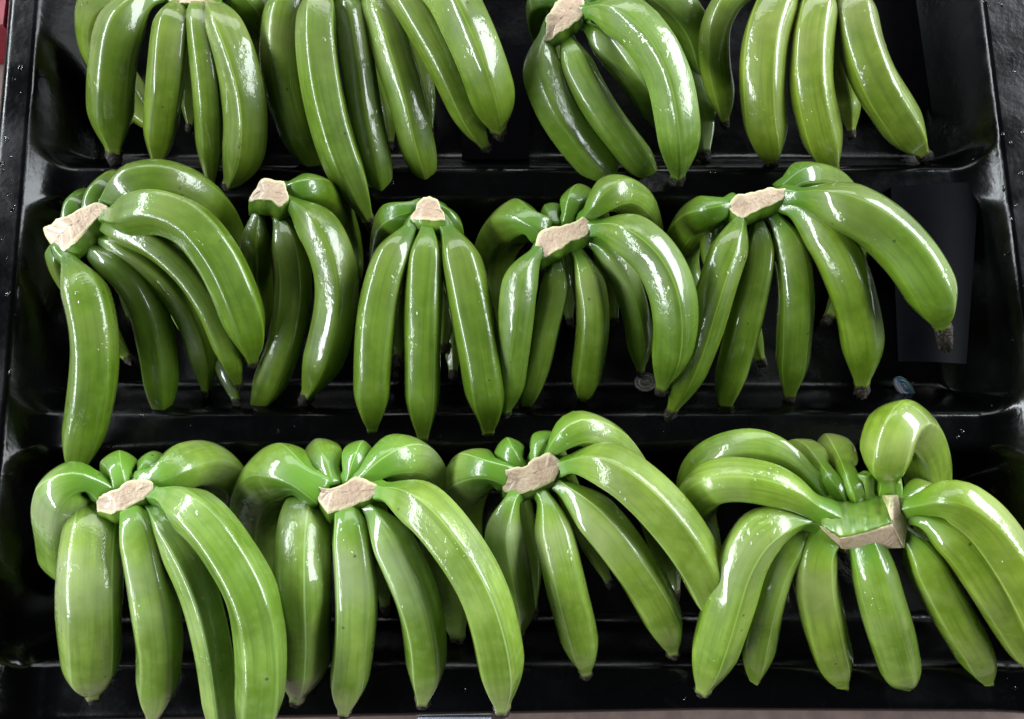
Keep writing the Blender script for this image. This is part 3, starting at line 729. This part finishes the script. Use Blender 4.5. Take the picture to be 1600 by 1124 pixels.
def sticker_mat():
    m, nt, b = new_mat('printed_sticker'); L = nt.links.new; tc = N(nt, 'ShaderNodeTexCoord'); s = N(nt, 'ShaderNodeSeparateXYZ'); L(tc.outputs['Generated'], s.inputs[0])
    n = noise(nt, tc.outputs['Generated'], 7, 3)
    d = math_(nt, 'ADD', math_(nt, 'ADD', s.outputs[0], s.outputs[1]), math_(nt, 'MULTIPLY', n, .3))
    c = mix(nt, ramp(nt, d, 1.02, 1.10), (.12, .12, .14), (.008, .05, .10))
    c = mix(nt, ramp(nt, d, 1.34, 1.42), c, (.05, .10, .10))
    L(c, b.inputs['Base Color']); b.inputs['Roughness'].default_value = .4
    return m
disc('fruit_sticker', 1414, 606, 21, 11, -.95, .012, sticker_mat(), 'small oval blue and grey fruit sticker on the black tray floor', 'sticker')

# water drops on the tray
def drops():
    V, F = [], []
    def add(c, r, el, ang, h):
        n, b0 = 10, len(V)
        for q, (f, zz) in enumerate([(1, 0), (.85, .5), (.5, .85)]):
            for j in range(n):
                a = 2 * math.pi * j / n; x, y = r * el * f * math.cos(a), r * f * math.sin(a)
                V.append([c[0] + x * math.cos(ang) - y * math.sin(ang), c[1] + x * math.sin(ang) + y * math.cos(ang), c[2] + h * zz - .0002])
        V.append([c[0], c[1], c[2] + h])
        for q in range(2):
            for j in range(n): F.append((b0 + q * n + j, b0 + q * n + (j + 1) % n, b0 + (q + 1) * n + (j + 1) % n, b0 + (q + 1) * n + j))
        for j in range(n): F.append((b0 + 2 * n + j, b0 + 2 * n + (j + 1) % n, b0 + 3 * n))
    spots = []
    for _ in range(170):
        y = random.uniform(YO + .01, YT - .02); side = random.random()
        if side < .45: x = xl(y) + random.gauss(-.012, .010)
        elif side < .8: x = xr(y) + random.gauss(.004, .012)
        else: x = random.uniform(xl(y), xr(y)); y = random.choice([Y1, Y2, YB - .02]) + random.gauss(0, .008)
        spots.append((x, y))
    sx_ = np.array([p[0] for p in spots]); sy_ = np.array([p[1] for p in spots]); sz = height(sx_, sy_)
    for (x, y), z in zip(spots, sz):
        if x < xl(y) - .020 or x > xr(y) + .034 or y < YO + .012: continue
        r = abs(random.gauss(.0011, .0006)) + .0004
        add((x, y, z), r, random.uniform(1, 1.9), random.uniform(0, 3.1), r * .55)
    m, nt, b = new_mat('water'); b.inputs['Transmission Weight'].default_value = 1; b.inputs['IOR'].default_value = 1.33; b.inputs['Roughness'].default_value = .02
    tag(mesh_obj('water_drops', V, F, m), 'small water drops scattered on the black tray rim and ridges', 'water', kind='stuff')
drops()

# ------------------------------------------------------------------ ground and what shows past the tray edge
GR = simple('pinkish_concrete', (.15, .105, .092), .9)
g = mesh_obj('ground', [[-3, -3, -.02], [3, -3, -.02], [3, 3, -.02], [-3, 3, -.02]], [(0, 1, 2, 3)], GR, smooth=False); tag(g, 'pinkish bare ground under the tray', kind='structure')
def slab(name, pa, pb, z0, z1, mat, label, cat):
    xa, ya = xy(*pa, z1); xb, yb = xy(*pb, z1); xa, xb = min(xa, xb), max(xa, xb); ya, yb = min(ya, yb), max(ya, yb)
    import bmesh
    bm = bmesh.new(); bmesh.ops.create_cube(bm, size=1)
    for v in bm.verts: v.co = ((xa + xb) / 2 + v.co.x * (xb - xa), (ya + yb) / 2 + v.co.y * (yb - ya), (z0 + z1) / 2 + v.co.z * (z1 - z0))
    bmesh.ops.bevel(bm, geom=bm.edges[:], offset=.001, segments=2, affect='EDGES')
    me = bpy.data.meshes.new(name); bm.to_mesh(me); bm.free(); me.materials.append(mat)
    o = bpy.data.objects.new(name, me); COL.objects.link(o); return tag(o, label, cat)
slab('card', (651, 1122), (768, 1180), -.0195, -.012, simple('white_card', (.70, .76, .85), .5), 'white card on the ground past the front edge of the tray', 'card')
slab('red_crate', (-90, -60), (6, 40), -.0195, .05, simple('red_plastic', (.20, .008, .02), .4), 'red plastic crate edge beside the back left corner of the tray', 'crate')
